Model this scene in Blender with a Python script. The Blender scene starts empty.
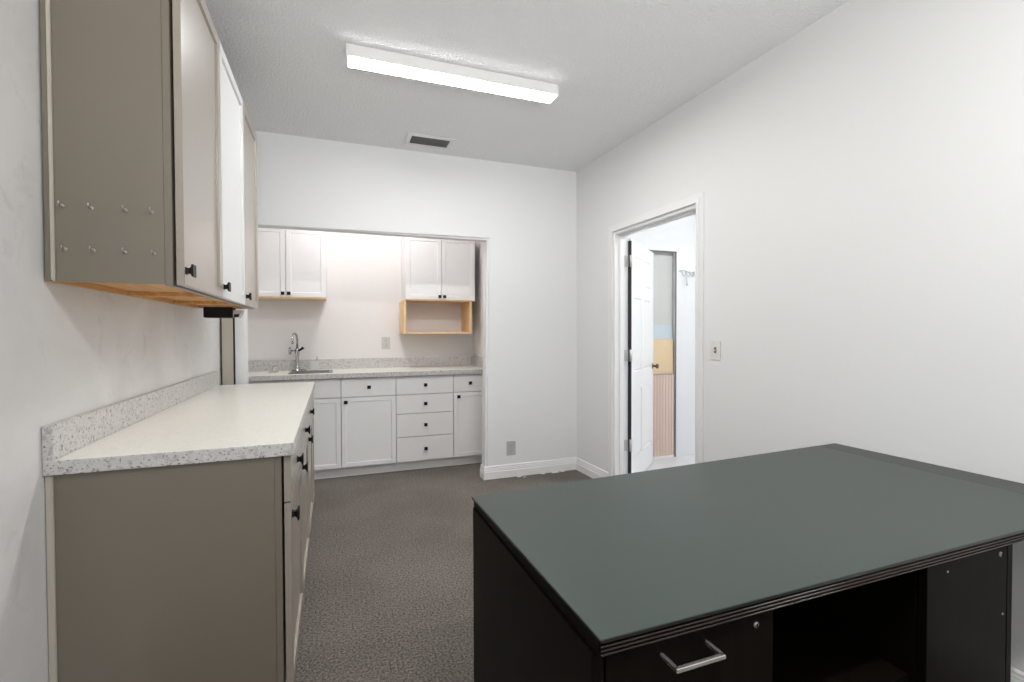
import bpy, bmesh, math, random
from mathutils import Vector, Matrix
random.seed(7)
SC = bpy.context.scene
COL = SC.collection
R = math.radians

# ---------------------------------------------------------------- materials
def srgb(r, g, b):
    f = lambda c: (c/255/12.92) if c/255 <= 0.04045 else ((c/255+0.055)/1.055)**2.4
    return (f(r), f(g), f(b), 1)

def new_mat(name):
    m = bpy.data.materials.new(name); m.use_nodes = True
    nt = m.node_tree
    return m, nt, nt.nodes, nt.links, nt.nodes['Principled BSDF']

def plain(name, col, rough=0.5, metal=0.0, spec=0.5, coat=0.0, bump=None, var=0.0, vscale=6.0):
    m, nt, N, L, P = new_mat(name)
    P.inputs['Base Color'].default_value = col
    P.inputs['Roughness'].default_value = rough
    P.inputs['Metallic'].default_value = metal
    P.inputs['Specular IOR Level'].default_value = spec
    P.inputs['Coat Weight'].default_value = coat
    tc = N.new('ShaderNodeTexCoord')
    if var:
        nz = N.new('ShaderNodeTexNoise'); nz.inputs['Scale'].default_value = vscale; nz.inputs['Detail'].default_value = 5
        L.new(tc.outputs['Object'], nz.inputs['Vector'])
        rp = N.new('ShaderNodeValToRGB')
        rp.color_ramp.elements[0].position = .35; rp.color_ramp.elements[1].position = .65
        rp.color_ramp.elements[0].color = [c*(1-var) for c in col[:3]]+[1]
        rp.color_ramp.elements[1].color = [min(1, c*(1+var)) for c in col[:3]]+[1]
        L.new(nz.outputs['Fac'], rp.inputs['Fac']); L.new(rp.outputs['Color'], P.inputs['Base Color'])
    if bump:
        scale, strength, dist = bump
        nz = N.new('ShaderNodeTexNoise'); nz.inputs['Scale'].default_value = scale; nz.inputs['Detail'].default_value = 4
        L.new(tc.outputs['Object'], nz.inputs['Vector'])
        b = N.new('ShaderNodeBump'); b.inputs['Strength'].default_value = strength; b.inputs['Distance'].default_value = dist
        L.new(nz.outputs['Fac'], b.inputs['Height']); L.new(b.outputs['Normal'], P.inputs['Normal'])
    return m

def emit(name, col, strength):
    m, nt, N, L, P = new_mat(name)
    P.inputs['Base Color'].default_value = col
    P.inputs['Emission Color'].default_value = col
    P.inputs['Emission Strength'].default_value = strength
    return m

def plaster_mat(name, col, blotch):
    m, nt, N, L, P = new_mat(name)
    tc = N.new('ShaderNodeTexCoord')
    n1 = N.new('ShaderNodeTexNoise'); n1.inputs['Scale'].default_value = 2.6; n1.inputs['Detail'].default_value = 6; n1.inputs['Distortion'].default_value = .6
    L.new(tc.outputs['Object'], n1.inputs['Vector'])
    rp = N.new('ShaderNodeValToRGB')
    rp.color_ramp.elements[0].position = .38; rp.color_ramp.elements[0].color = [c*(1-blotch) for c in col[:3]]+[1]
    rp.color_ramp.elements[1].position = .62; rp.color_ramp.elements[1].color = col
    L.new(n1.outputs['Fac'], rp.inputs['Fac'])
    # scuffs: thin torn patches
    n3 = N.new('ShaderNodeTexNoise'); n3.inputs['Scale'].default_value = 6; n3.inputs['Detail'].default_value = 9; n3.inputs['Roughness'].default_value = .7; n3.inputs['Distortion'].default_value = 1.2
    L.new(tc.outputs['Object'], n3.inputs['Vector'])
    r3 = N.new('ShaderNodeValToRGB'); r3.color_ramp.elements[0].position = .56; r3.color_ramp.elements[1].position = .66
    r3.color_ramp.elements[0].color = (0, 0, 0, 1); r3.color_ramp.elements[1].color = (.62, .62, .62, 1)
    L.new(n3.outputs['Fac'], r3.inputs['Fac'])
    mx = N.new('ShaderNodeMix'); mx.data_type = 'RGBA'
    L.new(r3.outputs['Color'], mx.inputs[0]); L.new(rp.outputs['Color'], mx.inputs[6]); mx.inputs[7].default_value = [c*.80 for c in col[:3]]+[1]
    L.new(mx.outputs[2], P.inputs['Base Color'])
    P.inputs['Roughness'].default_value = .6
    n2 = N.new('ShaderNodeTexNoise'); n2.inputs['Scale'].default_value = 11; n2.inputs['Detail'].default_value = 6; n2.inputs['Distortion'].default_value = 1.0
    L.new(tc.outputs['Object'], n2.inputs['Vector'])
    b = N.new('ShaderNodeBump'); b.inputs['Strength'].default_value = .35; b.inputs['Distance'].default_value = .006
    L.new(n2.outputs['Fac'], b.inputs['Height']); L.new(b.outputs['Normal'], P.inputs['Normal'])
    return m

def speck_mat(name, base, dark, scale, amount, rough=.3):
    m, nt, N, L, P = new_mat(name)
    tc = N.new('ShaderNodeTexCoord')
    def layer(sc, lo, hi, seed):
        mp = N.new('ShaderNodeMapping'); mp.inputs['Location'].default_value = (seed, seed*1.7, seed*.3)
        L.new(tc.outputs['Object'], mp.inputs['Vector'])
        n = N.new('ShaderNodeTexNoise'); n.inputs['Scale'].default_value = sc; n.inputs['Detail'].default_value = 2
        L.new(mp.outputs['Vector'], n.inputs['Vector'])
        r = N.new('ShaderNodeValToRGB'); r.color_ramp.elements[0].position = lo; r.color_ramp.elements[1].position = hi
        L.new(n.outputs['Fac'], r.inputs['Fac']); return r.outputs['Color']
    a = layer(scale, .60, .66, 1.0); c = layer(scale*.45, .55, .63, 4.0); d = layer(scale*1.3, .63, .67, 9.0)
    last = None
    for fac, colr in ((c, [x*(1-.28*amount) for x in base[:3]]+[1]), (a, [b*(1-amount)+k*amount for b, k in zip(base[:3], dark[:3])]+[1]), (d, [min(1, x*1.25) for x in base[:3]]+[1])):
        mx = N.new('ShaderNodeMix'); mx.data_type = 'RGBA'
        L.new(fac, mx.inputs[0])
        if last is None: mx.inputs[6].default_value = base
        else: L.new(last, mx.inputs[6])
        mx.inputs[7].default_value = colr
        last = mx.outputs[2]
    L.new(last, P.inputs['Base Color']); P.inputs['Roughness'].default_value = rough
    return m

def carpet_mat():
    m, nt, N, L, P = new_mat('carpet')
    tc = N.new('ShaderNodeTexCoord')
    n = N.new('ShaderNodeTexNoise'); n.inputs['Scale'].default_value = 105; n.inputs['Detail'].default_value = 4; n.inputs['Roughness'].default_value = .75
    L.new(tc.outputs['Object'], n.inputs['Vector'])
    r = N.new('ShaderNodeValToRGB')
    r.color_ramp.elements[0].position = .32; r.color_ramp.elements[0].color = (.030, .026, .022, 1)
    r.color_ramp.elements[1].position = .70; r.color_ramp.elements[1].color = (.32, .288, .258, 1)
    L.new(n.outputs['Fac'], r.inputs['Fac'])
    n2 = N.new('ShaderNodeTexNoise'); n2.inputs['Scale'].default_value = 2.2; n2.inputs['Detail'].default_value = 5
    L.new(tc.outputs['Object'], n2.inputs['Vector'])
    r2 = N.new('ShaderNodeValToRGB'); r2.color_ramp.elements[0].color = (.86, .85, .84, 1); r2.color_ramp.elements[1].color = (1, 1, 1, 1)
    r2.color_ramp.elements[0].position = .35; r2.color_ramp.elements[1].position = .6
    L.new(n2.outputs['Fac'], r2.inputs['Fac'])
    mx = N.new('ShaderNodeMix'); mx.data_type = 'RGBA'; mx.blend_type = 'MULTIPLY'; mx.inputs[0].default_value = 1
    L.new(r.outputs['Color'], mx.inputs[6]); L.new(r2.outputs['Color'], mx.inputs[7])
    L.new(mx.outputs[2], P.inputs['Base Color'])
    P.inputs['Roughness'].default_value = .95; P.inputs['Specular IOR Level'].default_value = .1
    b = N.new('ShaderNodeBump'); b.inputs['Strength'].default_value = .45; b.inputs['Distance'].default_value = .004
    L.new(n.outputs['Fac'], b.inputs['Height']); L.new(b.outputs['Normal'], P.inputs['Normal'])
    return m

def wood_mat(name, c0, c1, rough=.5, axis=1):
    m, nt, N, L, P = new_mat(name)
    tc = N.new('ShaderNodeTexCoord'); mp = N.new('ShaderNodeMapping')
    s = [14, 14, 14]; s[axis] = 1.2
    mp.inputs['Scale'].default_value = s
    L.new(tc.outputs['Object'], mp.inputs['Vector'])
    n = N.new('ShaderNodeTexNoise'); n.inputs['Scale'].default_value = 3; n.inputs['Detail'].default_value = 5; n.inputs['Distortion'].default_value = .8
    L.new(mp.outputs['Vector'], n.inputs['Vector'])
    r = N.new('ShaderNodeValToRGB'); r.color_ramp.elements[0].color = c0; r.color_ramp.elements[1].color = c1
    r.color_ramp.elements[0].position = .3; r.color_ramp.elements[1].position = .7
    L.new(n.outputs['Fac'], r.inputs['Fac']); L.new(r.outputs['Color'], P.inputs['Base Color'])
    P.inputs['Roughness'].default_value = rough
    return m

M = {}
M['wall'] = plain('painted_wall', (.84, .845, .85, 1), .55, bump=(22, .12, .004))
M['wall_r'] = plain('painted_wall_right', (.84, .845, .84, 1), .55, bump=(16, .14, .004))
M['wall_l'] = plaster_mat('plaster_wall', (.76, .745, .73, 1), .10)
M['ceil'] = plain('textured_ceiling', (.84, .845, .85, 1), .8, bump=(70, .8, .012))
M['alcove'] = plain('alcove_wall', (.80, .775, .765, 1), .5)
M['hall'] = plain('hall_wall', (.80, .81, .82, 1), .5)
M['hallfloor'] = plain('hall_floor', (.72, .72, .73, 1), .3)
M['grey'] = plain('niche_grey_paint', (.60, .60, .58, 1), .6)
M['blue'] = plain('niche_blue_paint', (.58, .67, .72, 1), .6)
M['tan'] = plain('tan_board', (.80, .62, .40, 1), .5)
M['slat'] = plain('pink_slat', (.74, .58, .50, 1), .5)
M['trim'] = plain('white_trim', (.88, .88, .875, 1), .35)
M['carpet'] = carpet_mat()
M['greige'] = plain('greige_paint', srgb(117, 109, 96), .34, coat=.6, var=.02, vscale=3)
M['greige'].node_tree.nodes['Principled BSDF'].inputs['Coat Roughness'].default_value = .34
M['greige_sheen'] = plain('greige_sheen_paint', srgb(152, 143, 131), .34, coat=1.0)  # same greige as the sides, lightened: grazing sheen put into the base colour
M['greige_sheen'].node_tree.nodes['Principled BSDF'].inputs['Coat Roughness'].default_value = .36
M['white_door'] = plain('white_door_paint', (.66, .665, .66, 1), .38)
M['cab_white'] = plain('alcove_cabinet_paint', (.86, .855, .845, 1), .38)
M['cab_upper'] = plain('alcove_upper_paint', (.86, .845, .84, 1), .38)
M['filler'] = plain('filler_panel_paint', srgb(186, 180, 168), .45)
M['dark'] = plain('dark_gap', (.01, .01, .01, 1), .7)
M['black'] = plain('black_metal', (.008, .008, .009, 1), .42, spec=.22)
M['chrome'] = plain('chrome', (.50, .50, .51, 1), .14, metal=1)
M['steel'] = plain('brushed_steel', (.55, .54, .53, 1), .3, metal=1)
M['bar'] = plain('satin_bar', (.74, .71, .69, 1), .26, metal=.9)
M['hinge'] = plain('satin_hinge', (.60, .59, .57, 1), .35, metal=.35)
M['bronze'] = plain('aged_knob', (.22, .17, .12, 1), .3, metal=1)
M['pine'] = wood_mat('pine_wood', (.78, .50, .26, 1), (.90, .64, .38, 1), .5, 2)
M['ply'] = wood_mat('orange_plywood', (.56, .27, .08, 1), (.78, .44, .16, 1), .45, 1)
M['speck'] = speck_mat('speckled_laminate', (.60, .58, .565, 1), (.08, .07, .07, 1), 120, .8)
M['speck_top'] = speck_mat('speckled_laminate_top', (.82, .81, .75, 1), (.6, .59, .55, 1), 120, .22, rough=.28)  # same laminate, paler with fainter specks: gloss wash-out put into the colour
M['lam'] = plain('housing_white', (.78, .78, .77, 1), .4)
M['lamp'] = emit('lamp_diffuser', (1, .99, .98, 1), 62)
M['lampbehind'] = emit('lamp_diffuser_rear', (1, .99, .98, 1), 74)
M['alamp'] = emit('alcove_lamp', (1, .965, .945, 1), 40)
M['hfill'] = emit('hall_fill', (.97, .985, 1, 1), 142)  # fill for the hall, no such lamp in view
M['vent_in'] = plain('vent_louvre', (.14, .14, .135, 1), .5)
M['plate'] = plain('plate_plastic', (.78, .77, .74, 1), .35)
M['plate2'] = plain('ivory_plate', (.60, .585, .55, 1), .35)
M['plate_grey'] = plain('grey_plate', (.50, .50, .50, 1), .4)
M['slot'] = plain('plate_slot', (.12, .12, .12, 1), .5)
M['glass'] = plain('tinted_glass', (.050, .063, .056, 1), .36, spec=.22)
M['glass_edge'] = plain('glass_edge', (.012, .014, .013, 1), .2)
M['edge'] = plain('table_edge_strip', (.044, .048, .041, 1), .38, spec=.22)
M['espresso'] = wood_mat('espresso_laminate', (.004, .003, .0022, 1), (.0065, .0048, .0035, 1), .38, 2)
M['espresso'].node_tree.nodes['Principled BSDF'].inputs['Specular IOR Level'].default_value = .05
M['espresso_rib'] = plain('espresso_rib', (.028, .018, .015, 1), .22)
M['clear'] = plain('clear_plastic', (.42, .41, .39, 1), .12)
M['hookm'] = plain('hook_metal', (.5, .49, .47, 1), .3, metal=1)
M['wire'] = plain('grey_wire', (.42, .42, .44, 1), .35, metal=.3)

# ---------------------------------------------------------------- mesh helpers
def quadbox(bm, pts):
    """pts: 8 points, bottom 4 CCW then top 4"""
    v = [bm.verts.new(p) for p in pts]
    for f in ((0, 3, 2, 1), (4, 5, 6, 7), (0, 1, 5, 4), (1, 2, 6, 5), (2, 3, 7, 6), (3, 0, 4, 7)):
        bm.faces.new([v[i] for i in f])
    return v

def bx(bm, x0, x1, y0, y1, z0, z1, bev=0.0, seg=2):
    t = bmesh.new()
    quadbox(t, [(x0, y0, z0), (x1, y0, z0), (x1, y1, z0), (x0, y1, z0), (x0, y0, z1), (x1, y0, z1), (x1, y1, z1), (x0, y1, z1)])
    if bev: bmesh.ops.bevel(t, geom=t.edges[:], offset=bev, segments=seg, affect='EDGES')
    merge(bm, t)

def merge(bm, t, mat=None):
    vm = {}
    for v in t.verts: vm[v] = bm.verts.new(mat @ v.co if mat else v.co)
    for f in t.faces:
        nf = bm.faces.new([vm[v] for v in f.verts]); nf.smooth = f.smooth; nf.material_index = f.material_index
    t.free()

def tube(bm, pts, r, seg=12, cap=True):
    pts = [Vector(p) for p in pts]; rings = []
    n = len(pts); rad = r if isinstance(r, (list, tuple)) else [r]*n
    up = Vector((.13, .27, .95)).normalized()
    prev = None
    for i, p in enumerate(pts):
        d = (pts[min(i+1, n-1)]-pts[max(i-1, 0)]).normalized()
        a = (prev - prev.dot(d)*d) if prev is not None else d.cross(up)
        a.normalize(); prev = a; b = d.cross(a)
        rings.append([bm.verts.new(p+rad[i]*(math.cos(2*math.pi*k/seg)*a+math.sin(2*math.pi*k/seg)*b)) for k in range(seg)])
    for i in range(n-1):
        for k in range(seg):
            f = bm.faces.new((rings[i][k], rings[i][(k+1) % seg], rings[i+1][(k+1) % seg], rings[i+1][k])); f.smooth = True
    if cap:
        bm.faces.new(rings[0][::-1]); bm.faces.new(rings[-1])

def prism(bm, outline, f3, depth, bev_idx=None, bev=0.0):
    """outline 2d points (may be concave); f3(a,b,d)->3d point"""
    n = len(outline)
    A = [bm.verts.new(f3(a, b, 0)) for a, b in outline]; B = [bm.verts.new(f3(a, b, depth)) for a, b in outline]
    fa = bm.faces.new(A); fb = bm.faces.new(B[::-1])
    for i in range(n): bm.faces.new((A[i], B[i], B[(i+1) % n], A[(i+1) % n]))
    bmesh.ops.recalc_face_normals(bm, faces=bm.faces[:])
    if bev:
        ed = []
        for i in bev_idx:
            for V in (A, B):
                e = bm.edges.get((V[i], V[(i+1) % n]))
                if e: ed.append(e)
        bmesh.ops.bevel(bm, geom=ed, offset=bev, segments=4, affect='EDGES')
    bmesh.ops.triangulate(bm, faces=[f for f in bm.faces if len(f.verts) > 4])

def obj(name, bm, mat, parent=None, origin=None):
    bmesh.ops.recalc_face_normals(bm, faces=bm.faces[:])
    me = bpy.data.meshes.new(name)
    if origin is not None:
        bmesh.ops.translate(bm, vec=-Vector(origin), verts=bm.verts[:])
    bm.to_mesh(me); bm.free()
    for m in (mat if isinstance(mat, (list, tuple)) else [mat]): me.materials.append(m)
    o = bpy.data.objects.new(name, me); COL.objects.link(o)
    if origin is not None: o.location = origin
    if parent is not None:
        o.parent = parent
        # parents carry translation only; keep the mesh where it was modelled
        w = Vector((0, 0, 0)); p = parent
        while p is not None: w += p.location; p = p.parent
        o.location = (Vector(origin) if origin is not None else Vector((0, 0, 0))) - w
    return o

def thing(name, label, cat, loc, group=None):
    o = bpy.data.objects.new(name, None); COL.objects.link(o)
    o.empty_display_size = .05
    o.location = loc; o['label'] = label; o['category'] = cat
    if group: o['group'] = group
    return o
def tag(o, label, cat, group=None):
    o['label'] = label; o['category'] = cat
    if group: o['group'] = group
    return o
def struct(name, bm, mat, label=None):
    o = obj(name, bm, mat); o['kind'] = 'structure'
    if label: o['label'] = label
    return o

# orientation frames for doors/drawers: local x = width, local z = height, local -y = outward
def frame_pos_x(X, y0, z0): # faces +X, width along +Y
    return Matrix.Translation((X, y0, z0)) @ Matrix.Rotation(R(90), 4, 'Z')
def frame_neg_y(Y, x0, z0): # faces -Y, width along +X
    return Matrix.Translation((x0, Y, z0))

def shaker_bm(w, h, t=.02, rail=.06, depth=.009, flat=False):
    b = bmesh.new()
    quadbox(b, [(0, 0, 0), (w, 0, 0), (w, t, 0), (0, t, 0), (0, 0, h), (w, 0, h), (w, t, h), (0, t, h)])
    b.normal_update(); b.faces.ensure_lookup_table()
    if not flat:
        front = [f for f in b.faces if all(abs(v.co.y) < 1e-6 for v in f.verts)][0]
        bmesh.ops.inset_region(b, faces=[front], thickness=rail, depth=0)
        bmesh.ops.inset_region(b, faces=[front], thickness=.005, depth=0)
        for v in front.verts: v.co.y += depth
    b.normal_update()
    oe = [e for e in b.edges if all(abs(v.co.y) < 1e-6 for v in e.verts) and all((abs(v.co.x) < 1e-6 or abs(v.co.x-w) < 1e-6 or abs(v.co.z) < 1e-6 or abs(v.co.z-h) < 1e-6) for v in e.verts)
          and len(e.link_faces) == 2 and abs(e.link_faces[0].normal.dot(e.link_faces[1].normal)) < .5]
    bmesh.ops.bevel(b, geom=oe, offset=.0018, segments=2, affect='EDGES')
    return b

def knob_bm(x, z, s=.015):
    b = bmesh.new()
    rings = []
    k_ = .82
    for yy, hs in ((0, s*.62), (-.004, s*.50), (-.012, s*.42), (-.018, s*.62), (-.022, s*1.0), (-.027, s*1.0), (-.028, s*.9)):
        rings.append([b.verts.new((x+a*hs, yy*k_, z+c*hs)) for a, c in ((-1, -1), (1, -1), (1, 1), (-1, 1))])
    for i in range(len(rings)-1):
        for k in range(4): b.faces.new((rings[i][k], rings[i][(k+1) % 4], rings[i+1][(k+1) % 4], rings[i+1][k]))
    b.faces.new(rings[0]); b.faces.new(rings[-1][::-1])
    return b

def front(kind, parent, MX, w, h, mat, flat=False, rail=.06, knob=None, ks=.015, depth=.009):
    b = bmesh.new(); merge(b, shaker_bm(w, h, flat=flat, rail=rail, depth=depth), MX)
    o = obj(kind, b, mat, parent, origin=MX.translation)
    if knob:
        k = bmesh.new(); merge(k, knob_bm(knob[0], knob[1], ks), MX)
        obj('knob', k, M['black'], o, origin=MX @ Vector((knob[0], 0, knob[1])))
    return o

# ---------------------------------------------------------------- room dimensions
XL, YF, ZC = -.745, 3.93, 2.73
YB = -1.9
SK = .0227
def XR(y): return 2.105 + (YF-y)*SK
WT = .12

# floor, ceiling
b = bmesh.new(); bx(b, -1.1, 2.27, YB-.2, 5.2, -.08, 0); struct('floor', b, M['carpet'], 'grey brown low pile carpet floor')
b = bmesh.new(); bx(b, -1.1, 4.7, YB-.2, 5.2, ZC, ZC+.1); struct('ceiling', b, M['ceil'], 'white textured ceiling')
# left wall
b = bmesh.new(); bx(b, XL-.12, XL, YB-.1, YF+WT, 0, ZC); struct('wall_left', b, M['wall_l'], 'patchy plastered wall behind the greige cabinets')
# far wall with the alcove opening
OL, ORR, OH = -.59, 1.25, 2.055
ORB = 1.22 # the jamb is slightly out of plumb
b = bmesh.new()
pts = [(XL, 0), (OL, 0), (OL, OH), (ORR, OH), (ORB, 0), (2.225, 0), (2.225, ZC), (XL, ZC)]
prism(b, pts, lambda a, c, d: Vector((a, YF+d, c)), WT, bev_idx=[2, 3], bev=.018)
struct('wall_far', b, M['wall'], 'white far wall with a wide opening to the sink alcove')
# right wall with the doorway
DN, DF, DH = 2.41, 3.33, 2.062
b = bmesh.new()
pts = [(YB-.1, 0), (DN, 0), (DN, DH), (DF, DH), (DF, 0), (YF, 0), (YF, ZC), (YB-.1, ZC)]
prism(b, pts, lambda a, c, d: Vector((XR(a)+d, a, c)), WT)
struct('wall_right', b, M['wall_r'], 'white right wall with the open doorway')
# rear wall behind the camera, with a wide window added to let light in
b = bmesh.new()
wx0, wx1, wz0, wz1 = -.35, 1.85, .85, 2.35
for (x0, x1, z0, z1) in ((-.87, wx0, 0, ZC), (wx1, 2.4, 0, ZC), (wx0, wx1, 0, wz0), (wx0, wx1, wz1, ZC)):
    bx(b, x0, x1, YB-.12, YB, z0, z1)
struct('wall_rear', b, M['wall'])
b = bmesh.new()
for (x0, x1, z0, z1) in ((wx0, wx0+.05, wz0, wz1), (wx1-.05, wx1, wz0, wz1), (wx0, wx1, wz0, wz0+.05), (wx0, wx1, wz1-.05, wz1), (.73, .77, wz0, wz1)):
    bx(b, x0, x1, YB-.09, YB-.04, z0, z1)
struct('window_added', b, M['trim'])

# alcove shell
AR, AB, AL = 1.41, 4.97, -.95
b = bmesh.new(); bx(b, AL-.1, AR+.1, AB, AB+.1, 0, ZC); struct('wall_alcove_rear', b, M['alcove'], 'white rear wall of the sink alcove')
b = bmesh.new(); bx(b, AR, AR+.1, YF+WT, AB, 0, ZC); struct('wall_alcove_right', b, M['alcove'])
b = bmesh.new(); bx(b, AL-.1, AL, YF+WT, AB, 0, ZC); struct('wall_alcove_left', b, M['alcove'])
# hall shell
HX0, HX1, HY0, HY1 = 2.27, 4.6, .4, 3.95
b = bmesh.new(); bx(b, HX0, HX1+.1, HY0-.1, 4.75, -.08, 0.0); struct('floor_hall', b, M['hallfloor'])
b = bmesh.new()
NX0, NX1, NH = 2.62, 3.245, 2.07
prism(b, [(2.225, 0), (NX0, 0), (NX0, NH), (NX1, NH), (NX1, 0), (HX1, 0), (HX1, ZC), (2.225, ZC)], lambda a, c, d: Vector((a, HY1+d, c)), .10)
struct('wall_hall_far', b, M['hall'], 'white wall beyond the doorway')
b = bmesh.new(); bx(b, HX1, HX1+.1, HY0, 4.7, 0, ZC); struct('wall_hall_right', b, M['hall'])
b = bmesh.new(); bx(b, HX0, HX1, HY0-.1, HY0, 0, ZC); struct('wall_hall_near', b, M['hall'])
# niche beyond the second doorway
b = bmesh.new(); bx(b, 2.3, 4.55, 4.051, 4.15, 0, ZC); bx(b, NX0+.0005, NX1-.0005, 4.003, 4.0505, 0, NH-.001); struct('wall_niche', b, M['grey'], 'grey wall seen through the second doorway')
b = bmesh.new(); bx(b, NX0+.013, NX1-.013, 3.999, 4.0028, 1.19, 1.335); struct('trim_1', b, M['blue'], 'pale blue band on the grey wall beyond the doorway')
b = bmesh.new()
bx(b, NX1-.008, NX1-.0005, HY1-.004, HY1+.004, 0, NH)
bx(b, NX0, NX1, HY1-.004, HY1+.004, NH-.010, NH-.0005)
struct('trim_2', b, plain('dark_edge', (.16, .15, .14, 1), .5), 'thin dark edging of the second doorway')

# doorway casing, jambs and stops of the right wall
def rw(bm, y0, y1, n0, n1, z0, z1):
    quadbox(bm, [(XR(y0)+n0, y0, z0), (XR(y0)+n1, y0, z0), (XR(y1)+n1, y1, z0), (XR(y1)+n0, y1, z0),
                 (XR(y0)+n0, y0, z1), (XR(y0)+n1, y0, z1), (XR(y1)+n1, y1, z1), (XR(y1)+n0, y1, z1)])
b = bmesh.new()
cw = .058
def casing(b, grow, n0, n1):
    pts = [(DN-grow, 0), (DN-.004, 0), (DN-.004, DH+.004), (DF+.004, DH+.004), (DF+.004, 0), (DF+grow, 0), (DF+grow, DH+grow), (DN-grow, DH+grow)]
    prism(b, pts, lambda a, c, d: Vector((XR(a)+n0+d, a, c)), n1-n0)
t = bmesh.new(); casing(t, cw, -.012, -.0008); merge(b, t)
t = bmesh.new(); casing(t, cw*.45, -.017, -.0125); merge(b, t)
struct('trim_3', b, M['trim'], 'white moulded casing around the doorway')
b = bmesh.new()
for y0, y1 in ((DN+.0005, DN+.016), (DF-.016, DF-.0005)): rw(b, y0, y1, .001, WT+.004, 0, DH-.001)
rw(b, DN+.016, DF-.016, .001, WT+.004, DH-.018, DH-.001)
# stops
rw(b, DN+.016, DN+.028, .045, .075, 0, DH-.018); rw(b, DF-.028, DF-.016, .045, .075, 0, DH-.018); rw(b, DN+.016, DF-.016, .045, .075, DH-.030, DH-.018)
struct('trim_4', b, M['trim'], 'white door jamb lining')

# baseboards (moulded profile)
def sweep(path, prof, mat, name, label):
    b = bmesh.new(); rings = []
    P = [Vector((x, y)) for x, y in path]
    for i, p in enumerate(P):
        d0 = (P[i]-P[i-1]).normalized() if i else None
        d1 = (P[i+1]-P[i]).normalized() if i < len(P)-1 else None
        n0 = Vector((d0.y, -d0.x)) if d0 else None
        n1 = Vector((d1.y, -d1.x)) if d1 else None
        if n0 is None: m = n1
        elif n1 is None: m = n0
        else: m = (n0+n1)/(1+n0.dot(n1))
        rings.append([b.verts.new((p.x+m.x*q, p.y+m.y*q, z)) for q, z in prof])
    for i in range(len(rings)-1):
        for k in range(len(prof)-1): b.faces.new((rings[i][k], rings[i][k+1], rings[i+1][k+1], rings[i+1][k]))
        b.faces.new((rings[i][-1], rings[i][0], rings[i+1][0], rings[i+1][-1]))
    b.faces.new(rings[0]); b.faces.new(rings[-1][::-1])
    o = struct(name, b, mat, label)
    return o
prof = [(.0008, 0), (.016, 0), (.016, .060), (.0125, .066), (.0125, .078), (.0105, .081), (.0105, .090), (.0085, .094), (.0085, .104), (.004, .112), (.0008, .112)]
e = .0005
sweep([(ORB-.001, YF+WT-.02), (ORB-.001, YF-e), (XR(YF)-.001, YF-e)], prof, M['trim'], 'baseboard_far', 'white moulded baseboard of the far wall')
sweep([(XR(YF)-e, YF-.017), (XR(DF+cw+.002), DF+cw+.002)], prof, M['trim'], 'baseboard_right', 'white moulded baseboard between corner and doorway')
sweep([(XR(DN-cw-.002), DN-cw-.002), (XR(YB), YB)], prof, M['trim'], 'baseboard_near', 'white moulded baseboard behind the dark desk')
sweep([(XL+e, YB+.02), (XL+e, 1.66)], prof, M['trim'], 'baseboard_left', None)

# trim strip at the left side of the alcove opening
b = bmesh.new(); bx(b, -.652, OL-.0, YF-.018, YF-.0008, 0, OH+.06, .003); bx(b, -.628, -.606, YF-.024, YF-.0185, 0, OH+.055, .002)
struct('trim_5', b, M['trim'], 'pale trim down the left side of the alcove opening')

# ---------------------------------------------------------------- door
hinge = Vector((2.268, 3.309, 0)); tip = Vector((2.885, 3.838, 0))
dv = (tip-hinge); DWd = dv.length; ang = math.atan2(dv.y, dv.x)
MD = Matrix.Translation(hinge) @ Matrix.Rotation(ang, 4, 'Z')
t = .035
b = bmesh.new()
W_, H_ = DWd, 2.02
xs = [0, .11, W_/2-.05, W_/2+.05, W_-.11, W_]
zs = [.012, .22, .78, .93, 1.55, 1.66, 1.90, H_]
def face_sheet(y, sgn):
    vs = [[b.verts.new((x, y, z)) for x in xs] for z in zs]
    fs = []
    for j in range(len(zs)-1):
        for i in range(len(xs)-1):
            f = b.faces.new((vs[j][i], vs[j][i+1], vs[j+1][i+1], vs[j+1][i]))
            if i in (1, 3) and j in (1, 3, 5): fs.append(f)
    for f in fs:
        bmesh.ops.inset_region(b, faces=[f], thickness=.014, depth=0)
        for v in f.verts: v.co.y -= sgn*.008
        bmesh.ops.inset_region(b, faces=[f], thickness=.022, depth=0)
        for v in f.verts: v.co.y += sgn*.006
    return vs
A = face_sheet(0, -1); Bk = face_sheet(t, 1)
def strip(p, q):
    for i in range(len(p)-1): b.faces.new((p[i], p[i+1], q[i+1], q[i]))
strip(A[0], Bk[0]); strip(A[-1], Bk[-1]); strip([r[0] for r in A], [r[0] for r in Bk]); strip([r[-1] for r in A], [r[-1] for r in Bk])
d_ = bmesh.new(); merge(d_, b, MD); b = d_
door = obj('door_1', b, M['trim'], origin=hinge); door['kind'] = 'structure'; door['label'] = 'white six panel door standing open into the hall'
for zc in (1.835, 1.075, .345):
    h = bmesh.new()
    tube(h, [(2.254, 3.288, zc-.048), (2.254, 3.288, zc+.048)], .010, 12)
    q = bmesh.new(); bx(q, -.004, .036, -.003, -.0004, zc-.045, zc+.045, .001)
    for zz in (-.03, 0, .03): tube(q, [(.024, -.0035, zc+zz), (.024, -.005, zc+zz)], .004, 8)
    merge(h, q, MD)
    bx(h, 2.210, 2.250, 3.3085, 3.3135, zc-.045, zc+.045, .001)
    for zz in (-.03, 0, .03): tube(h, [(2.215, 3.309, zc+zz), (2.215, 3.3065, zc+zz)], .004, 8)
    obj('hinge', h, M['hinge'], door)
kb = bmesh.new()
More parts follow.
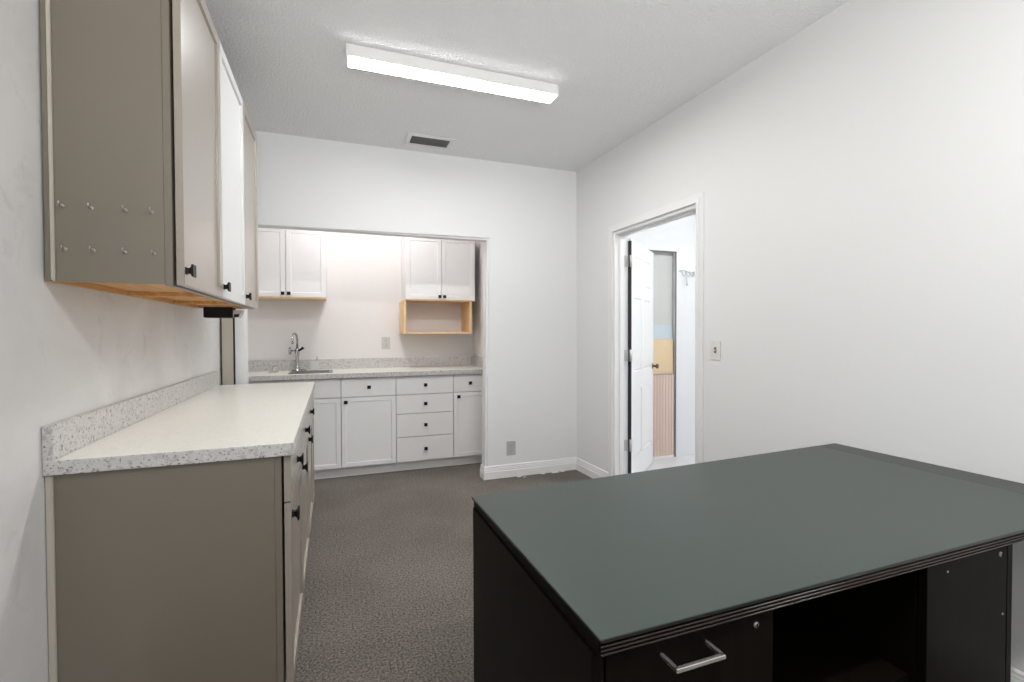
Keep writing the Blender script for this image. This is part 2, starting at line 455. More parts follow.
def lathe(bm, c, ax, prof, seg=20):
    ax = Vector(ax).normalized(); a = ax.orthogonal().normalized(); bb = ax.cross(a); rings = []
    for d, r in prof:
        rings.append([bm.verts.new(Vector(c)+ax*d+r*(math.cos(2*math.pi*k/seg)*a+math.sin(2*math.pi*k/seg)*bb)) for k in range(seg)])
    for i in range(len(rings)-1):
        for k in range(seg):
            f = bm.faces.new((rings[i][k], rings[i][(k+1) % seg], rings[i+1][(k+1) % seg], rings[i+1][k])); f.smooth = True
    bm.faces.new(rings[0][::-1]); bm.faces.new(rings[-1])
kp = [(0, .028), (.004, .028), (.008, .012), (.025, .010), (.032, .018), (.042, .024), (.052, .022), (.058, .010)]
q = bmesh.new(); lathe(q, (W_-.03, 0, .94), (0, -1, 0), kp); lathe(q, (W_-.03, t, .94), (0, 1, 0), kp); merge(kb, q, MD)
obj('door_knob', kb, M['bronze'], door)
b = bmesh.new(); bx(b, 2.2455, 2.2655, 3.296, 3.3125, .01, 2.0)  # black strip standing in for the shade in the hinge gap
obj('hinge_gap_shade', b, M['dark'], door)

# ---------------------------------------------------------------- beyond the doorway: slatted panel, tan board, wire hooks
sp = thing('slatted_panel', 'pinkish low panel of upright slats seen through the second doorway', 'panel', (2.93, 3.98, 0))
b = bmesh.new()
PX0, PX1 = NX0+.012, NX1-.012
bx(b, PX0, PX1, 3.968, 3.976, .02, .835)
ns = 17; pw = (PX1-PX0)/ns
for i in range(ns):
    x0 = PX0+i*pw
    q = [(x0+.001, 3.968), (x0+.007, 3.960), (x0+pw-.007, 3.960), (x0+pw-.001, 3.968)]
    prism(b, q, lambda a, c, d: Vector((a, c, .02+d)), .815)
obj('slats', b, M['slat'], sp)
b = bmesh.new(); bx(b, PX0, PX1, 3.958, 3.978, .8355, .846, .001); obj('top_rail', b, plain('rail_brown', (.42, .36, .31, 1), .5), sp)
b = bmesh.new(); bx(b, PX0, PX1, 3.956, 3.978, 0, .0195, .001); obj('foot_rail', b, M['trim'], sp)
b = bmesh.new(); bx(b, PX0, PX1, 3.982, 3.998, .0, 1.19, .002)
tag(obj('wooden_board', b, M['tan'], origin=(2.93, 3.99, .0)), 'tan board standing behind the slatted panel beyond the doorway', 'board')
wr = thing('wire_hook_rack', 'small grey wire coat hooks fixed high on the white wall beyond the doorway', 'hooks', (3.40, 3.94, 1.85))
b = bmesh.new(); tube(b, [(3.27, 3.94, 1.875), (3.33, 3.936, 1.885), (3.40, 3.936, 1.86), (3.46, 3.94, 1.875)], .003, 6); obj('rail', b, M['wire'], wr)
for hx in (3.30, 3.35, 3.40, 3.45):
    b = bmesh.new()
    tube(b, [(hx, 3.937, 1.875), (hx, 3.925, 1.84), (hx+.005, 3.905, 1.82), (hx+.012, 3.89, 1.835), (hx+.012, 3.887, 1.86)], .003, 6)
    obj('hook', b, M['wire'], wr)
b = bmesh.new(); tube(b, [(3.345, 3.915, 1.825), (3.347, 3.915, 1.76), (3.35, 3.915, 1.73)], [.003, .004, .008], 8); obj('pull', b, M['wire'], wr)

# ---------------------------------------------------------------- left upper cabinets
UX = -.415 # door face plane
UZ0, UZ1 = 1.41, 2.45
def upper_left(y0, y1, label, dmat, first=False):
    c = thing('wall_cabinet', label, 'cabinet', (-.58, (y0+y1)/2, UZ0), 'wall cabinets over the greige counter')
    b = bmesh.new()
    bx(b, XL+.0015, UX-.045, y0+.001, y1-.001, UZ0+.022, UZ1+.002)
    # face frame
    fx0, fx1 = UX-.045, UX-.027
    bx(b, fx0, fx1, y0+.001, y1-.001, UZ0-.004, UZ0+.03); bx(b, fx0, fx1, y0+.001, y1-.001, UZ1-.03, UZ1+.002)
    bx(b, fx0, fx1, y0+.001, y0+.03, UZ0+.03, UZ1-.03); bx(b, fx0, fx1, y1-.03, y1-.001, UZ0+.03, UZ1-.03)
    obj('body', b, M['greige'], c)
    b = bmesh.new()
    bx(b, XL+.03, UX-.046, y0+.016, y1-.016, UZ0+.016, UZ0+.0215)
    bx(b, XL+.0015, UX-.046, y0+.001, y0+.0155, UZ0, UZ0+.0215); bx(b, XL+.0015, UX-.046, y1-.0155, y1-.001, UZ0, UZ0+.0215)
    bx(b, XL+.0015, XL+.02, y0+.016, y1-.016, UZ0-.0, UZ0+.0215)
    obj('underside', b, M['ply'], c)
    if first:
        b = bmesh.new(); bx(b, XL+.0285, UX-.047, y0-.006, y0+.0005, UZ0, UZ1, .0008); o = obj('side_panel', b, M['greige'], c)
        b = bmesh.new(); bx(b, XL+.006, XL+.0185, y0-.008, y0+.0005, UZ0, UZ1+.02, .001); obj('scribe_strip', b, M['greige'], c)
        b = bmesh.new(); bx(b, XL+.019, XL+.028, y0-.012, y0+.0005, UZ0+.002, UZ1+.02, .002, 2); o = obj('edge_bead', b, M['filler'], c); o['label'] = 'pale bead along the cabinet side'
        b = bmesh.new(); bx(b, UX-.0465, UX-.0272, y0-.006, y0+.0005, UZ0-.004, UZ1, .0008); obj('stile', b, M['greige'], c)
    MX = frame_pos_x(UX, y0+.0015, UZ0)
    front('door', c, MX, (y1-y0)-.003, UZ1-UZ0, dmat, knob=(.020, .045), ks=.0185)
    return c
upper_left(1.700, 2.245, 'tall greige wall cabinet at the near end, hooks on its grey side panel', M['greige_sheen'], True)
upper_left(2.245, 2.795, 'white-doored wall cabinet between the two greige ones', M['white_door'])
upper_left(2.795, 3.265, 'greige-doored wall cabinet at the far end, beside the alcove opening', M['greige_sheen'])

# cup hooks on the side panel
rowname = {0: 'upper', 1: 'lower'}
colname = ['nearest the wall', 'second from the wall', 'second from the cabinet front', 'nearest the cabinet front']
hx = [[-.699, -.634, -.555, -.490], [-.694, -.631, -.557, -.487]]
for r, z in ((0, 1.615), (1, 1.495)):
    for k in range(4):
        x = hx[r][k]; y = 1.694-.0002
        h = thing('small_hook', 'small silvery hook on the grey cabinet side, %s row, %s' % (rowname[r], colname[k]), 'hook', (x, y, z), 'small hooks on the cabinet side')
        b = bmesh.new(); lathe(b, (x, y, z+.004), (0, -1, 0), [(0, .0055), (.002, .0055), (.003, .003)], 14); obj('base', b, M['clear'], h)
        b = bmesh.new(); tube(b, [(x, y-.003, z+.004), (x, y-.012, z), (x, y-.020, z+.001), (x, y-.023, z+.008), (x, y-.022, z+.014)], [.002, .002, .002, .0018, .0024], 8); obj('hook_arm', b, M['hookm'], h)

# black box under the far end of the wall cabinets
ub = thing('under_cabinet_box', 'black box with a silver end clip mounted under the wall cabinets', 'box', (-.58, 3.07, 1.36))
b = bmesh.new(); bx(b, -.655, -.515, 3.03, 3.13, 1.350, 1.4085, .003); obj('case', b, M['black'], ub)
b = bmesh.new()
prism(b, [(-.514, 1.392), (-.468, 1.392), (-.486, 1.352), (-.514, 1.352)], lambda a, c, d: Vector((a, 3.035+d, c)), .08); obj('end_clip', b, M['steel'], ub)
b = bmesh.new(); prism(b, [(-.507, 1.370), (-.482, 1.370), (-.490, 1.354), (-.511, 1.354)], lambda a, c, d: Vector((a, 3.031+d, c)), .0035); obj('slot', b, M['dark'], ub)
b = bmesh.new(); bx(b, -.60, -.53, 3.05, 3.12, 1.4087, 1.4095); obj('mount', b, M['black'], ub)

# ---------------------------------------------------------------- left base cabinets and worktop
LX = -.129
def base_left(y0, y1, label, first=False, slim=False):
    c = thing('base_cabinet', label, 'cabinet', (-.44, (y0+y1)/2, 0), 'base cabinets under the left counter')
    b = bmesh.new(); bx(b, XL+.002, LX-.027, y0+.001, y1-.001, .10, .874); bx(b, XL+.002, LX-.09, y0+.001, y1-.001, 0, .10)
    obj('body', b, M['greige'], c)
    if first:
        b = bmesh.new(); bx(b, XL+.019, LX-.047, y0-.006, y0+.0005, 0, .874, .0008); obj('side_panel', b, M['greige'], c)
        b = bmesh.new(); bx(b, XL+.0015, XL+.0185, y0-.012, y0+.0005, 0, .874, .002, 2); o = obj('edge_bead', b, M['filler'], c); o['label'] = 'pale bead between the cabinet side and the wall'
        b = bmesh.new(); bx(b, LX-.0465, LX-.0272, y0-.006, y0+.0005, 0.0, .874, .0008); obj('stile', b, M['greige'], c)
    w = (y1-y0)-.004
    front('drawer', c, frame_pos_x(LX, y0+.002, .722), w, .146, M['greige_sheen'], flat=True, knob=None if slim else (w/2, .064), ks=.0185)
    front('door', c, frame_pos_x(LX, y0+.002, .105), w, .612, M['greige_sheen'], rail=.06 if not slim else .05, knob=None if slim else (.030, .566), ks=.0185)
base_left(1.690, 2.275, 'greige base cabinet nearest the camera with a plain grey end panel', True)
base_left(2.275, 2.865, 'greige base cabinet in the middle of the left counter run')
base_left(2.865, 3.455, 'third greige base cabinet along the left counter run')
base_left(3.455, 3.700, 'narrow greige base cabinet at the far end of the left run', slim=True)

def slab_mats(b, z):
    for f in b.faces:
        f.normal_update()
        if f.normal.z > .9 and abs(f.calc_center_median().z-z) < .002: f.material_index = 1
wt = thing('worktop', 'pale speckled worktop with upstand on the greige left cabinets', 'worktop', (-.43, 2.7, .875))
b = bmesh.new(); bx(b, XL+.0015, -.12, 1.668, 3.718, .8755, .915, .002); b.normal_update(); slab_mats(b, .915)
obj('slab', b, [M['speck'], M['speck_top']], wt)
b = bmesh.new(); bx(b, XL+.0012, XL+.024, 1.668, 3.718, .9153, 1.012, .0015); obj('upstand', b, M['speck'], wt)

# filler panel on the counter end, between wall and trim
fp = thing('upright_board', 'narrow greige upright panel between the left wall and the alcove trim', 'panel', (-.70, 3.90, 0))
b = bmesh.new(); bx(b, XL+.006, -.656, 3.908, YF-.0008, 0, 1.40, .001); obj('backing', b, M['dark'], fp)
b = bmesh.new(); bx(b, XL+.013, -.662, 3.897, 3.9075, 0.0, 1.385, .0015); obj('face', b, M['filler'], fp)

# ---------------------------------------------------------------- alcove base cabinets
FY = 4.40
def alcove_base(x0, x1, label, fronts, door=None, top=.874):
    c = thing('alcove_base_cabinet', label, 'cabinet', ((x0+x1)/2, 4.68, 0), 'base cabinets in the alcove')
    b = bmesh.new(); bx(b, x0+.0008, x1-.0008, FY+.0225, AB-.002, .09, top)
    if top < .87:
        bx(b, x0+.0008, x1-.0008, FY+.0225, FY+.04, top, .874); bx(b, x0+.0008, x0+.018, FY+.04, AB-.002, top, .874); bx(b, x1-.018, x1-.0008, FY+.04, AB-.002, top, .874)
    bx(b, x0+.0008, x1-.0008, FY+.06, AB-.002, 0, .09)
    obj('body', b, M['cab_white'], c)
    w = x1-x0-.006
    for z0, z1 in fronts:
        front('drawer', c, frame_neg_y(FY, x0+.003, z0), w, z1-z0, M['cab_white'], flat=True, knob=(w/2, (z1-z0)/2))
    if door:
        front('door', c, frame_neg_y(FY, x0+.003, .093), w, .607, M['cab_white'], rail=.052, depth=.006, knob=door if door != 'none' else None)
    return c
alcove_base(-.945, -.462, 'white base cabinet in the alcove, hidden at the left end', [(.706, .868)], (.44, .565))
alcove_base(-.460, .066, 'white sink base cabinet in the alcove, left of the square door', [(.706, .868)], (.035, .565), top=.70)
alcove_base(.066, .532, 'white alcove base cabinet with one drawer over a door, under the counter beside the sink', [(.706, .868)], (.035, .570))
alcove_base(.532, 1.059, 'white alcove base cabinet with four stacked drawers', [(.706, .868), (.531, .700), (.319, .525), (.093, .313)])
alcove_base(1.059, 1.380, 'narrow white alcove base cabinet at the right end beside the opening', [(.706, .868)], (.045, .570))
b = bmesh.new(); bx(b, 1.3805, AR-.001, FY+.004, FY+.022, .0, .874); tag(obj('filler_strip', b, M['cab_white'], origin=(1.395, FY+.01, 0)), 'thin white filler strip right of the narrow alcove cabinet', 'strip')

# alcove worktop with sink cut-out
aw = thing('alcove_worktop', 'speckled alcove worktop with upstand and cut-out sink', 'worktop', (.3, 4.67, .875))
sx0, sx1, sy0, sy1 = -.335, -.020, 4.50, 4.80
b = bmesh.new()
z0, z1 = .8755, .915
bx(b, AL+.002, sx0, 4.37, AB-.0015, z0, z1); bx(b, sx1, AR-.0015, 4.37, AB-.0015, z0, z1)
bx(b, sx0, sx1, 4.37, sy0, z0, z1); bx(b, sx0, sx1, sy1, AB-.0015, z0, z1)
b.normal_update(); slab_mats(b, .915)
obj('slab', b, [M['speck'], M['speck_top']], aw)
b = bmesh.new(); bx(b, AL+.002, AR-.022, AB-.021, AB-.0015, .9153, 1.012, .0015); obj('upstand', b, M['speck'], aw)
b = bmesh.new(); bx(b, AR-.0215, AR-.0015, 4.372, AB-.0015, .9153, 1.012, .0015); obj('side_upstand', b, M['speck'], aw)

# sink
sk = thing('sink', 'small stainless steel sink set in the alcove worktop', 'sink', (-.18, 4.65, .76))
b = bmesh.new()
i0, i1, j0, j1 = sx0+.006, sx1-.006, sy0+.006, sy1-.006
ox = .022
def ring(x0, x1, y0, y1, z): return [b.verts.new(p) for p in ((x0, y0, z), (x1, y0, z), (x1, y1, z), (x0, y1, z))]
rr = [ring(sx0-ox, sx1+ox, sy0-ox, sy1+ox, .9155), ring(sx0-ox+.003, sx1+ox-.003, sy0-ox+.003, sy1+ox-.003, .9205), ring(i0, i1, j0, j1, .9205), ring(i0+.004, i1-.004, j0+.004, j1-.004, .912),
      ring(i0+.012, i1-.012, j0+.012, j1-.012, .775), ring(i0+.03, i1-.03, j0+.03, j1-.03, .765)]
for p, q in zip(rr, rr[1:]):
    for k in range(4): b.faces.new((p[k], p[(k+1) % 4], q[(k+1) % 4], q[k]))
b.faces.new(rr[-1])
obj('basin', b, plain('sink_steel', (.25, .24, .23, 1), .3, metal=1), sk)
b = bmesh.new(); lathe(b, (-.178, 4.65, .7655), (0, 0, 1), [(0, .035), (.003, .035), (.004, .02)], 20); obj('drain', b, M['chrome'], sk)

# faucet
fa = thing('faucet', 'chrome gooseneck faucet with side handles behind the alcove sink', 'faucet', (-.305, 4.86, .915))
fx, fy = -.305, 4.868
b = bmesh.new(); lathe(b, (fx, fy, .9155), (0, 0, 1), [(0, .030), (.006, .029), (.012, .018), (.05, .015), (.15, .014), (.165, .020), (.20, .020), (.212, .012)]); obj('riser', b, M['chrome'], fa)
b = bmesh.new()
arc = [(fx, fy, 1.12), (fx, fy, 1.20)] + [(fx-.016*(1-math.cos(a)), fy-.055+.055*math.cos(a), 1.20+.062*math.sin(a)) for a in [math.pi*i/10 for i in range(1, 11)]] + [(fx-.032, fy-.11, 1.165)]
tube(b, arc, .0105, 12); obj('spout', b, M['chrome'], fa)
b = bmesh.new(); tube(b, [(fx-.012, fy, 1.10), (fx-.050, fy, 1.10)], .008, 10); lathe(b, (fx-.048, fy, 1.10), (-1, 0, 0), [(0, .016), (.006, .034), (.022, .035), (.028, .018)]); obj('handle', b, M['chrome'], fa)
b = bmesh.new(); tube(b, [(fx+.010, fy-.01, 1.10), (fx+.030, fy-.02, 1.112), (fx+.052, fy-.03, 1.128)], [.009, .010, .013], 10); obj('lever', b, M['black'], fa)
b = bmesh.new(); bx(b, fx-.045, fx+.08, fy-.028, fy+.028, .9156, .925, .003); obj('deck_plate', b, M['chrome'], fa)

# soap dispenser
so = thing('soap_dispenser', 'small clear soap bottle with pump right of the faucet', 'soap dispenser', (-.15, 4.86, .915))
b = bmesh.new(); bx(b, -.200, -.118, 4.845, 4.895, .9155, 1.005, .006, 3); obj('bottle', b, plain('soap_plastic', (.68, .67, .65, 1), .15), so)
b = bmesh.new(); tube(b, [(-.135, 4.87, 1.005), (-.135, 4.87, 1.045)], .006, 10); tube(b, [(-.135, 4.87, 1.04), (-.135, 4.835, 1.04)], .005, 8); obj('pump', b, M['steel'], so)
# sink stopper chain ring
st = thing('sink_stopper', 'chrome sink stopper lying on the worktop left of the sink', 'stopper', (-.49, 4.72, .915))
b = bmesh.new(); pp = [(-.47+.028*math.cos(a), 4.70, .948+.028*math.sin(a)) for a in [2*math.pi*i/16 for i in range(17)]]; tube(b, pp, .005, 8, cap=False); obj('ring', b, M['chrome'], st)
b = bmesh.new(); lathe(b, (-.50, 4.70, .9155), (0, 0, 1), [(0, .024), (.012, .024), (.018, .012)]); obj('plug', b, M['steel'], st)

# ---------------------------------------------------------------- alcove wall cabinets
UY = 4.64
def alcove_upper(x0, x1, split, z0, label, under):
    c = thing('alcove_wall_cabinet', label, 'cabinet', ((x0+x1)/2, 4.8, z0), 'wall cabinets in the alcove')
    b = bmesh.new(); bx(b, x0, x1, UY+.0225, AB-.0015, z0+.012, 2.20); obj('body', b, M['cab_upper'], c)
    b = bmesh.new(); bx(b, x0+.002, x1-.002, UY+.004, AB-.002, z0, z0+.0118); obj('underside', b, under, c)
    for i, (a, d) in enumerate(((x0, split), (split, x1))):
        w = d-a-.004
        front('door', c, frame_neg_y(UY, a+.002, z0+.012), w, .60, M['cab_upper'], rail=.055, depth=.005, knob=(w-.022 if i == 0 else .022, .028), ks=.0145)
    return c
alcove_upper(-.705, -.048, -.377, 1.572, 'white two-door wall cabinet over the alcove sink', M['pine'])
alcove_upper(.661, 1.345, 1.007, 1.575, 'white two-door wall cabinet over the open pine shelf', M['pine'])
os_ = thing('pine_shelf', 'open pine box shelf under the right alcove wall cabinet', 'shelf', (.98, 4.8, 1.25))
Z0, Z1 = 1.252, 1.5735
b = bmesh.new(); bx(b, .640, .662, UY+.0, AB-.002, Z0+.0205, Z1, .001); obj('side', b, M['pine'], os_)
b = bmesh.new(); bx(b, 1.288, 1.310, UY+.0, AB-.002, Z0+.0205, Z1, .001); obj('side', b, M['pine'], os_)
b = bmesh.new(); bx(b, .640, 1.310, UY+.0, AB-.002, Z0, Z0+.020, .001); obj('bottom_board', b, M['pine'], os_)

# ---------------------------------------------------------------- outlets and switch
def plate_y(name, label, cat, x0, x1, z0, z1, Y, mat, kind):
    c = thing(name, label, cat, ((x0+x1)/2, Y, (z0+z1)/2))
    b = bmesh.new(); bx(b, x0, x1, Y-.006, Y-.0005, z0, z1, .002); obj('cover_plate', b, mat, c)
    xm, zm = (x0+x1)/2, (z0+z1)/2
    for s in (-1, 1):
        b = bmesh.new(); bx(b, xm-.017, xm+.017, Y-.0085, Y-.0055, zm+s*.026-.016, zm+s*.026+.016, .0015); o = obj('socket', b, mat, c)
        b = bmesh.new()
        for q in (-.007, .007): bx(b, xm+q-.0015, xm+q+.0015, Y-.0092, Y-.0084, zm+s*.026-.002, zm+s*.026+.008)
        bx(b, xm-.002, xm+.002, Y-.0092, Y-.0084, zm+s*.026-.011, zm+s*.026-.007)
        obj('slot', b, M['slot'], o)
plate_y('wall_outlet', 'pale double outlet on the rear wall of the alcove', 'outlet', .463, .545, 1.100, 1.222, AB, M['plate2'], 0)
plate_y('wall_outlet', 'grey double outlet low on the far wall right of the opening', 'outlet', 1.417, 1.500, .188, .312, YF, M['plate_grey'], 0)
sw = thing('light_switch', 'white toggle light switch on the wall right of the doorway', 'light switch', (XR(2.255), 2.255, 1.153))
b = bmesh.new(); rw(b, 2.217, 2.292, -.006, -.0005, 1.098, 1.208); obj('cover_plate', b, M['plate'], sw)
b = bmesh.new(); rw(b, 2.246, 2.263, -.0068, -.0058, 1.138, 1.172); obj('slot', b, M['slot'], sw)
b = bmesh.new(); rw(b, 2.251, 2.259, -.018, -.006, 1.148, 1.160); obj('toggle', b, M['plate'], sw)

# ---------------------------------------------------------------- ceiling light and vent
def fixture(name, label, x0, x1, y0, y1, mat, group=None):
    c = thing(name, label, 'ceiling light', ((x0+x1)/2, (y0+y1)/2, ZC), group)
    b = bmesh.new(); bx(b, x0+.012, x1-.012, y0, y1, ZC-.066, ZC-.0008, .003); obj('housing', b, M['lam'], c)
    b = bmesh.new()
    prism(b, [(y0+.001, ZC-.0663), (y1-.001, ZC-.0663), (y1-.004, ZC-.0675), (y0+.003, ZC-.0675)], lambda a, d_, d: Vector((x0+.014+d, a, d_)), x1-x0-.028)
    obj('diffuser', b, mat, c)
    for a, d in ((x0, x0+.0118), (x1-.0118, x1)):
        b = bmesh.new(); bx(b, a, d, y0-.001, y1+.001, ZC-.070, ZC-.0008, .003); obj('end_cap', b, M['lam'], c)
fixture('ceiling_light', 'long white ceiling light with a bright diffuser, hung across the room', .078, 1.268, 2.585, 2.69, M['lamp'])
fixture('ceiling_light', 'second long ceiling light of the room, nearer the rear wall', .30, 1.50, -.10, .01, M['lampbehind'])

v = thing('ceiling_vent', 'white framed ceiling vent with dark louvres near the far wall', 'vent', (.70, 3.68, ZC))
b = bmesh.new()
vx0, vx1, vy0, vy1 = .535, .888, 3.575, 3.785
for (x0, x1, y0, y1) in ((vx0, vx0+.032, vy0, vy1), (vx1-.032, vx1, vy0, vy1), (vx0+.032, vx1-.032, vy0, vy0+.035), (vx0+.032, vx1-.032, vy1-.032, vy1)):
    bx(b, x0, x1, y0, y1, ZC-.009, ZC-.0006, .002)
obj('frame', b, M['lam'], v)
b = bmesh.new(); bx(b, vx0+.0325, vx1-.0325, vy0+.0355, vy1-.0325, ZC-.002, ZC-.0006); obj('backing', b, M['dark'], v)
b = bmesh.new()
for i in range(6):
    y = vy0+.046+i*.0225
    q = bmesh.new(); bx(q, vx0+.034, vx1-.034, -.0012, .0012, -.006, .006)
    merge(b, q, Matrix.Translation((0, y, ZC-.0085)) @ Matrix.Rotation(R(50), 4, 'X'))
obj('louvres', b, M['vent_in'], v)

# alcove lamp, and a hall lamp added to brighten the hall (round flush lights on their ceilings)
def round_lamp(label, x, y, mat, r=.16):
    c = thing('round_ceiling_light', label, 'ceiling light', (x, y, ZC))
    b = bmesh.new(); lathe(b, (x, y, ZC-.0008), (0, 0, -1), [(0, r), (.02, r), (.022, r-.01)], 32); obj('base', b, M['lam'], c)
    b = bmesh.new(); lathe(b, (x, y, ZC-.0232), (0, 0, -1), [(0, r-.012), (.03, r-.02), (.05, r*.6), (.056, r*.2)], 32); obj('diffuser', b, mat, c)
round_lamp('round light on the alcove ceiling behind the opening header', .28, 4.22, M['alamp'])
round_lamp('round light added on the hall ceiling to brighten the hall', 3.35, 2.5, M['hfill'])

# paint flecks left on the carpet by the baseboard
b = bmesh.new()
for (x, y, s, r_) in ((1.52, 3.893, .035, .3), (1.56, 3.87, .018, .1), (1.87, 3.895, .05, .2), (1.95, 3.90, .03, .5), (1.75, 3.897, .03, .0)):
    n = 9; vs = [b.verts.new((x+s*random.uniform(.6, 1)*math.cos(2*math.pi*k/n), y+.35*s*random.uniform(.6, 1)*math.sin(2*math.pi*k/n), .0012)) for k in range(n)]
    f = b.faces.new(vs); ex = bmesh.ops.extrude_face_region(b, geom=[f])
    bmesh.ops.translate(b, verts=[g for g in ex['geom'] if isinstance(g, bmesh.types.BMVert)], vec=(0, 0, .002))
o = obj('paint_flecks', b, M['trim']); o['kind'] = 'stuff'; tag(o, 'dried white paint flecks on the carpet along the far baseboard', 'paint flecks')

# ---------------------------------------------------------------- desk
dk = thing('desk', 'large dark espresso desk with a grey-green glass top against the right wall', 'desk', (1.25, 1.1, 0))
H = .752
G = 0.004
quad = [(.413, .687), (XR(.687)-G, .687), (XR(1.537)-G, 1.537), (.403, 1.441)]
def lerp(p, q, t_): return (p[0]+(q[0]-p[0])*t_, p[1]+(q[1]-p[1])*t_)
s0 = (2.028, .687); tt = (2.042-quad[3][0])/(quad[2][0]-quad[3][0]); s1 = lerp(quad[3], quad[2], tt)
def plate(b, q, z0, z1, bev):
    t_ = bmesh.new(); quadbox(t_, [(x, y, z0) for x, y in q]+[(x, y, z1) for x, y in q])
    t_.edges.ensure_lookup_table()
    if bev: bmesh.ops.bevel(t_, geom=t_.edges[:], offset=bev, segments=2, affect='EDGES')
    merge(b, t_)
b = bmesh.new(); plate(b, [(quad[0][0], quad[0][1]), s0, s1, (quad[3][0], quad[3][1])], H-.007, H, .001)
b.normal_update()
for f_ in b.faces:
    if abs(f_.normal.z) < .5: f_.material_index = 1
obj('glass_top', b, [M['glass'], M['glass_edge']], dk)
b = bmesh.new(); plate(b, [(s0[0]+.002, s0[1]), quad[1], quad[2], (s1[0]+.002, s1[1]+.0001)], H-.007, H-.0005, .001); obj('edge_strip', b, M['edge'], dk)
b = bmesh.new()
q2 = [(.410, .690), (XR(.69)-G, .690), (XR(1.53)-G, 1.530), (.408, 1.434)]
plate(b, q2, .722, H-.0073, .001); obj('top_board', b, M['espresso'], dk)
b = bmesh.new()
for z in (.7245, .7315, .7385): tube(b, [(.414, .689, z), (XR(.69)-G-.002, .689, z)], .0020, 8)
obj('edge_ribs', b, M['espresso_rib'], dk)
FYd = .700
b = bmesh.new(); bx(b, .404, .427, FYd, 1.43, 0, .7215, .001); obj('side_panel', b, M['espresso'], dk)
b = bmesh.new(); bx(b, 1.620, 1.643, FYd, 1.43, 0, .7215, .001); obj('side_panel', b, M['espresso'], dk)
b = bmesh.new(); bx(b, .4275, 1.6195, 1.40, 1.418, .0, .7215); obj('back_panel', b, M['espresso'], dk)
for x in (.796, 1.293):
    b = bmesh.new(); bx(b, x, x+.018, FYd+.022, 1.3995, .06, .7215); obj('divider', b, M['espresso'], dk)
for z in (.42, .06):
    b = bmesh.new(); bx(b, .8145, 1.2925, FYd+.035, 1.3995, z, z+.018); obj('shelf', b, M['espresso'], dk)
b = bmesh.new(); bx(b, .4275, 1.6195, FYd+.03, FYd+.048, 0, .0595); obj('plinth', b, M['espresso'], dk)
b = bmesh.new(); bx(b, 2.10, 2.125, 1.15, 1.45, 0, .7215, .001); obj('support_panel', b, M['espresso'], dk)
# drawers on the left
def lock(parent, x, z):
    b = bmesh.new(); lathe(b, (x, FYd, z), (0, -1, 0), [(0, .006), (.003, .006), (.004, .004)], 18); o = obj('lock', b, M['hookm'], parent)
    b = bmesh.new(); bx(b, x-.0012, x+.0012, FYd-.0052, FYd-.004, z-.004, z+.004); obj('keyhole', b, M['dark'], o)
def bar_handle(parent, x0, x1, z):
    b = bmesh.new()
    r_ = .004
    bx(b, x0, x0+.007, FYd-.045, FYd-.0003, z-r_, z+r_, .001); bx(b, x1-.007, x1, FYd-.045, FYd-.0003, z-r_, z+r_, .001)
    bx(b, x0, x1, FYd-.0465, FYd-.0385, z-r_, z+r_, .0012)
    obj('handle', b, M['bar'], parent)
for i, (z0, z1) in enumerate(((.535, .7185), (.305, .531), (.065, .301))):
    b = bmesh.new(); bx(b, .430, .813, FYd, FYd+.0195, z0, z1, .001); d = obj('drawer', b, M['espresso'], dk)
    bar_handle(d, .541, .648, (z0+z1)/2+.062 if i == 0 else (z0+z1)/2)
    if i == 0: lock(d, .766, .695)
b = bmesh.new(); bx(b, 1.294, 1.6175, FYd, FYd+.0195, .065, .7185, .001); d = obj('cupboard_door', b, M['espresso'], dk)
lock(d, 1.585, .697)
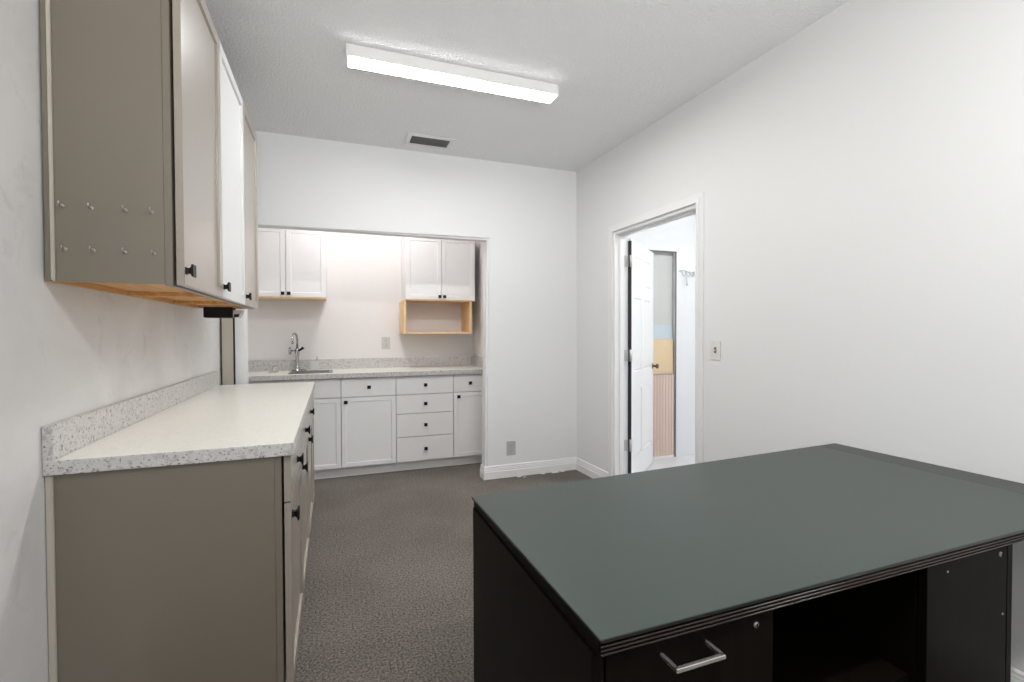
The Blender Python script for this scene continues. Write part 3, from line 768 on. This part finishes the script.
for (x, z) in ((1.37, .69), (1.60, .54)):
    b = bmesh.new(); lathe(b, (x, FYd, z), (0, -1, 0), [(0, .0028), (.0015, .0026)], 10); obj('screw', b, M['steel'], d)

# ---------------------------------------------------------------- lights
def area(name, loc, rot, sx, sy, power, col):
    l = bpy.data.lights.new(name, 'AREA'); l.shape = 'RECTANGLE'; l.size = sx; l.size_y = sy; l.energy = power; l.color = col
    o = bpy.data.objects.new(name, l); o.location = loc; o.rotation_euler = rot; COL.objects.link(o); return o
area('window_fill', ((wx0+wx1)/2, YB-.16, (wz0+wz1)/2), (R(-90), 0, R(180)), wx1-wx0, wz1-wz0, 4, (.97, .985, 1))  # fill placed outside the added rear window
area('ceiling_fill', (.75, -5.6, -.1), (R(155), 0, 0), 5.0, 2.6, 900, (1, .99, .97))  # upward fill through the added window, put in to brighten the ceiling
w = bpy.data.worlds.new('World'); SC.world = w; w.use_nodes = True
w.node_tree.nodes['Background'].inputs[0].default_value = (.85, .92, 1, 1); w.node_tree.nodes['Background'].inputs[1].default_value = 1.0

# ---------------------------------------------------------------- camera
f, yaw, pitch, roll = 480.12, .3582, -.0178, -.0031
cy, sy_ = math.cos(yaw), math.sin(yaw)
fwd = Vector((sy_*math.cos(pitch), cy*math.cos(pitch), math.sin(pitch)))
r0 = Vector((cy, -sy_, 0)); u0 = r0.cross(fwd)
c_, s_ = math.cos(roll), math.sin(roll)
rt = c_*r0+s_*u0; up = -s_*r0+c_*u0
cam = bpy.data.cameras.new('Camera'); co = bpy.data.objects.new('Camera', cam); COL.objects.link(co)
cam.sensor_width = 36; cam.sensor_fit = 'HORIZONTAL'; cam.lens = f/1024*36; cam.clip_start = .02
mw = Matrix((( rt.x, up.x, -fwd.x, 0), (rt.y, up.y, -fwd.y, 0), (rt.z, up.z, -fwd.z, 1.264), (0, 0, 0, 1)))
co.matrix_world = mw
SC.camera = co
SC.view_settings.view_transform = 'Standard'
SC.view_settings.look = 'None'
SC.view_settings.gamma = 1
SC.view_settings.use_curve_mapping = False
SC.view_settings.exposure = 0.12
